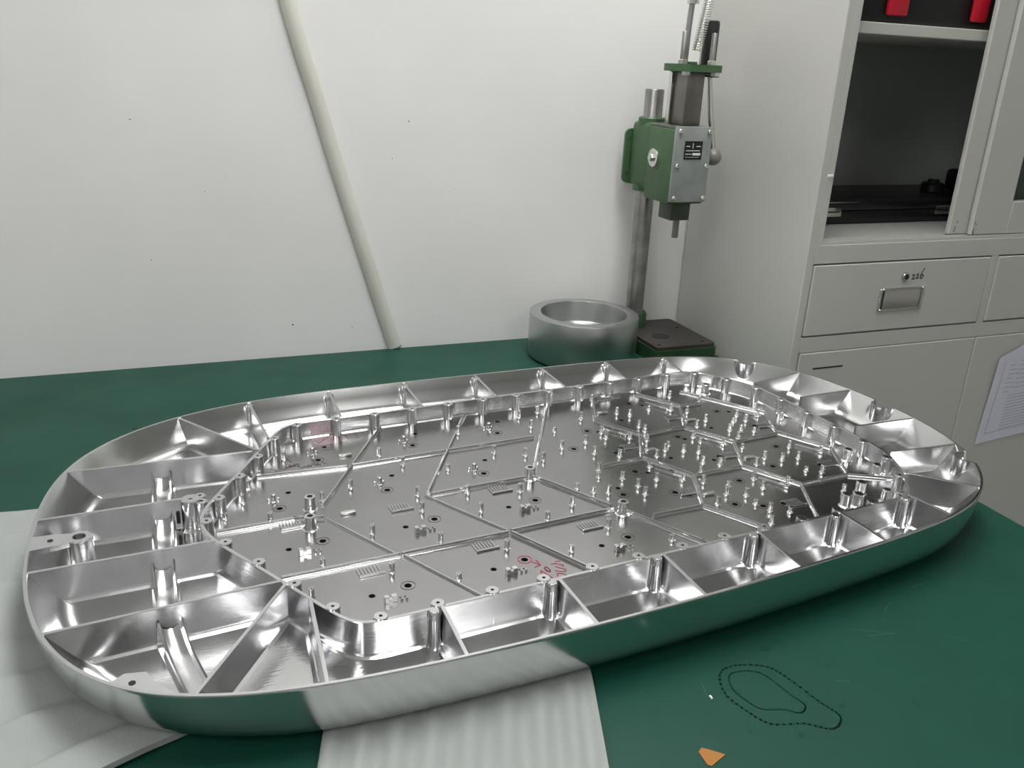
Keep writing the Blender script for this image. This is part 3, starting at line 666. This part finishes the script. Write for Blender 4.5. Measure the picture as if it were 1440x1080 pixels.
bm = bmesh.new(); bmesh.ops.create_uvsphere(bm, u_segments=24, v_segments=14, radius=.0158); bmesh.ops.translate(bm, verts=bm.verts, vec=(PX(.970), PY(1.42), .381)); finish('lever_ball', bm, 'ball', press, ang=60)
tube('pinion_shaft', 'steel', press, [(PX(.9215), PY(1.42), .381), (PX(.958), PY(1.42), .381)], .008, 14)

# ------------------------------------------------------------------ steel cabinet
CX0, CX1, CY0, CY1, CZ1 = 1.0253, 1.905, 1.184, 1.566, 1.04
cab = empty('steel_cabinet', (CX0, CY0, ZFL)); tag(cab, 'grey steel filing cabinet with open sliding doors, drawers and lower doors', 'cabinet')
def cbx(name, m, x0, x1, y0, y1, z0, z1, bev=0.0008, parent=cab, **k):
    return box(name, m, parent, x0 - CX0, x1 - CX0, y0 - CY0, y1 - CY0, z0 - ZFL, z1 - ZFL, bev, 1, **k)
t_ = .018
cbx('side_panel', 'cab', CX0, CX0 + t_, CY0, CY1, ZFL + .0005, CZ1, .0015); cbx('side_panel', 'cab', CX1 - t_, CX1, CY0, CY1, ZFL + .0005, CZ1, .0015)
cbx('back_panel', 'cabin', CX0 + t_, CX1 - t_, CY1 - .004, CY1, ZFL + .05, CZ1 - .02); cbx('top_panel', 'cab', CX0 + t_, CX1 - t_, CY0, CY1 - .004, CZ1 - .03, CZ1)
cbx('plinth', 'cab', CX0 + t_, CX1 - t_, CY0 + .002, CY1 - .004, ZFL + .0005, ZFL + .06)
cbx('front_stile', 'cab', CX0 + t_, CX0 + t_ + .012, CY0 + .0005, CY0 + .02, .258, CZ1 - .03); cbx('front_stile', 'cab', CX1 - t_ - .012, CX1 - t_, CY0 + .0005, CY0 + .02, .258, CZ1 - .03)
SB = CX0 + t_
cbx('compartment_floor', 'cab', SB, CX1 - t_, CY0, CY1 - .004, .225, .258)
for y in (CY0 + .004, CY0 + .016, CY0 + .028): cbx('door_track', 'cab', SB + .0125, CX1 - t_ - .0125, y, y + .003, .2582, .2640, .0006)
cbx('shelf', 'cab', SB + .0005, CX1 - t_ - .0005, CY0 + .040, CY1 - .0045, .602, .621, .0015); cbx('shelf', 'cab', SB + .0005, CX1 - t_ - .0005, CY0 + .040, CY1 - .0045, .83, .848, .0015)
cbx('rail', 'cab', SB, CX1 - t_, CY0, CY0 + .02, .061, .090); cbx('rail_divider', 'cab', 1.468, 1.486, CY0, CY0 + .02, .090, .225); cbx('inner_deck', 'cabin', SB, CX1 - t_, CY0 + .02, CY1 - .004, .066, .085)
for (x0, x1, lab) in ((1.0455, 1.4665, 'left'), (1.4875, CX1 - t_ - .002, 'right')):
    dr = cbx('drawer', 'cab', x0, x1, CY0 - .001, CY0 + .017, .0925, .2225, .0018)
    cx = (x0 + x1) / 2
    dx, dz = -CX0, -ZFL
    h = bpy.data.objects.new('x', None); bpy.data.objects.remove(h)
    # recessed chrome pull: frame and cupped tray
    bm = bmesh.new()
    for a in ((cx - .053, cx - .047, .130, .1735), (cx + .047, cx + .053, .130, .1735), (cx - .047, cx + .047, .130, .1345), (cx - .047, cx + .047, .1690, .1735)):
        add_box(bm, a[0] - CX0, a[1] - CX0, -.0045, -.0009, a[2] - ZFL, a[3] - ZFL, .0012, 1)
    hd = finish('handle', bm, 'chrome', dr)
    bm = bmesh.new(); n = 8
    q = [[bm.verts.new((x - CX0, -.0012 - .0012 * math.sin(math.pi * k / n), .1345 + .0345 * k / n - ZFL)) for k in range(n + 1)] for x in (cx - .047, cx + .047)]
    for k in range(n): bm.faces.new((q[0][k], q[1][k], q[1][k + 1], q[0][k + 1]))
    finish('handle_cup', bm, 'chrome', hd)
    box('handle_painted_shade', 'gap', hd, cx - .047 - CX0, cx - .0415 - CX0, -.0030, -.0024, .1345 - ZFL, .169 - ZFL)  # dark strip painting in the shade at one end of the pull
    lk = lathe('lock', 'chrome', dr, [(.0085, 0), (.0085, -.003), (.0065, -.0045), (.0035, -.0045)], 20, (0, 0, 0), 'y', loc=(cx + .001 - CX0, -.001, .194 - ZFL))
    lathe('keyhole', 'black', lk, [(.0050, -.0046), (.0050, -.0049)], 16, (0, 0, 0), 'y')
    if lab == 'left':
        bm = bmesh.new(); cf = lambda x, z, h: (x * .001 - CX0, -.0011 - h, z * .001 - ZFL)
        add_strokes(bm, [[(1274, 195), (1278, 197), (1279, 193), (1275, 188), (1282, 189)], [(1284, 195), (1288, 198), (1289, 194), (1285, 189), (1291, 190)], [(1301, 208), (1296, 198), (1294, 191), (1298, 188), (1302, 192), (1299, 196), (1295, 193)]], 2.1, cf)
        finish('handwritten_number', bm, 'plateb', dr, smooth=False)['label'] = 'number 226 handwritten in black'
for (x0, x1) in ((1.0455, 1.4750), (1.4775, CX1 - t_ - .002)):
    d_ = cbx('lower_door', 'cab', x0, x1, CY0 - .001, CY0 + .017, ZFL + .065, .0600, .0016)
    if x0 < 1.2: cbx('finger_slot', 'gap', 1.080, 1.149, CY0 - .0016, CY0 - .0009, .0275, .0305, 0, d_)
cbx('door_gap_shade_sheet', 'gap', SB + .001, CX1 - t_ - .001, CY0 + .0175, CY0 + .0195, ZFL + .07, .060, 0)  # added dark sheet, paints the shade seen through the door gaps
# sliding doors, both pushed to the right
def sliding(x0, x1, yf, zb, zt, st1, st2, lab):
    d_ = empty('sliding_door', (0, 0, 0)); d_.parent = cab; d_['label'] = lab
    P = dict(parent=d_)
    cbx('door_stile', 'cab', x0, x0 + st1, yf, yf + .010, zb, zt, .002, **P); cbx('door_stile', 'cab', x1 - st2, x1, yf, yf + .010, zb, zt, .002, **P)
    cbx('door_rail', 'cab', x0 + st1, x1 - st2, yf, yf + .010, zb, zb + .062, .002, **P); cbx('door_rail', 'cab', x0 + st1, x1 - st2, yf, yf + .010, zt - .06, zt, .002, **P)
    cbx('door_glass', 'glass', x0 + st1 - .002, x1 - st2 + .002, yf + .004, yf + .007, zb + .060, zt - .058, 0, **P)
    return d_
d1 = sliding(1.362, 1.80, CY0 + .018, .2645, CZ1 - .035, .075, .07, 'rear sliding glass door')
d2 = sliding(1.404, 1.872, CY0 + .0055, .2645, CZ1 - .035, .092, .07, 'front sliding glass door')
bm = bmesh.new(); cf = lambda x, z, h: (x * .001 - CX0, .0052 - h, z * .001 - ZFL)
add_strokes(bm, [[(1410, 288), (1413, 284)], [(1411, 276), (1408, 272), (1411, 269), (1408, 266)]], 1.4, cf); cf2 = lambda x, z, h: (x * .001 - CX0, .0178 - h, z * .001 - ZFL)
add_strokes(bm, [[(1377, 290), (1380, 286)], [(1374, 280), (1377, 276), (1373, 272), (1376, 270)]], 1.4, cf2)
finish('pencil_mark', bm, 'plateb', cab, smooth=False)
box('stile_dent', 'white', cab, 1.0405 - CX0, 1.0525 - CX0, -.0012, .001, .374 - ZFL, .379 - ZFL, .0008)
# paper taped to the lower right door
bm = bmesh.new(); NXp, NZp = 10, 6
pp0 = [(1.545, -.181), (1.835, -.158), (1.838, .075), (1.617, .040), (1.549, .012)]
bm.faces.new([bm.verts.new((x, CY0 - .0030 - (.006 if z > .0 and x < 1.7 else .0), z)) for x, z in pp0])
r_ = bmesh.ops.extrude_face_region(bm, geom=list(bm.faces)); bmesh.ops.translate(bm, verts=[g for g in r_['geom'] if isinstance(g, bmesh.types.BMVert)], vec=(0, .0006, 0))
bmesh.ops.triangulate(bm, faces=bm.faces)
pap = tag(finish('paper_notice', bm, 'paper', None, smooth=False), 'printed paper form stuck on the lower right cabinet door', 'paper')
bm = bmesh.new()
def pfn(x, z, h): return (x, CY0 - .0031 - h - (.0062 * max(0, min(1, (z + .17) / .185))), z)
ln = []
for k in range(7): ln.append([(1.585, -.005 - k * .010), (1.600 + .006 * (k % 3), -.005 - k * .010)]); ln.append([(1.612, .003 - k * .010), (1.640, .004 - k * .010)]); ln.append([(1.65, .008 - k * .010), (1.70, .011 - k * .010)])
for k in range(12): ln.append([(1.602, -.075 - k * .007), (1.82, -.060 - k * .007)])
ln.append([(1.565, -.1585), (1.83, -.1385)]); ln.append([(1.565, -.158), (1.568, .005)])
add_strokes(bm, ln, .0013, pfn, .0004); finish('printed_lines', bm, 'print_', pap, smooth=False)
# things in the cabinet
case = empty('tool_case', (1.215, 1.390, .2582)); tag(case, 'long flat black case with metal latches on the lower cabinet shelf', 'case')
box('case_body', 'case', case, -.150, .440, -.030, .155, .0004, .026, .004); box('case_lid', 'case', case, -.150, .440, -.030, .155, .0264, .050, .004)
for x in (.006, .292):
    l_ = box('latch', 'chrome', case, x - .020, x + .020, -.0345, -.0300, .016, .034, .001); box('latch_slot', 'black', l_, x - .018, x + .014, -.0351, -.0346, .024, .0265)
box('edge_trim', 'chrome', case, -.10, .07, -.0315, -.0300, .0425, .0440)
g1 = lathe('dial_gauge', 'case', None, [(.022, 0), (.024, .002), (.024, .016), (.021, .020), (.012, .020), (.012, .026), (.009, .028)], 26, loc=(1.545, 1.43, .3086)); tag(g1, 'small round black gauge lying on the black case', 'gauge')
lathe('gauge_rim', 'chrome', g1, [(.0085, .0282), (.0085, .029)], 16)
g2 = empty('bench_instrument', (1.648, 1.44, .3086)); tag(g2, 'black instrument with a chrome end partly hidden behind the cabinet stile', 'instrument')
box('instrument_body', 'case', g2, -.033, .033, -.025, .03, .0002, .046, .010, 3); lathe('chrome_end', 'chrome', g2, [(.017, -.0252), (.017, -.032), (.013, -.034)], 24, (.004, 0, .024), 'y')
tb = empty('tool_box', (1.25, 1.27, .6212)); tag(tb, 'black tool box with two red latches on the upper cabinet shelf', 'tool box')
box('box_body', 'case', tb, -.16, .19, -.03, .22, .0004, .10, .006); box('box_lid', 'case', tb, -.162, .192, -.032, .222, .1005, .15, .008, 3)
for x, wd in ((-.078, .022), (.108, .018)):
    bm = bmesh.new(); add_box(bm, x - wd, x + wd, -.040, -.031, .012, .118, .004, 2); finish('latch', bm, 'red', tb)
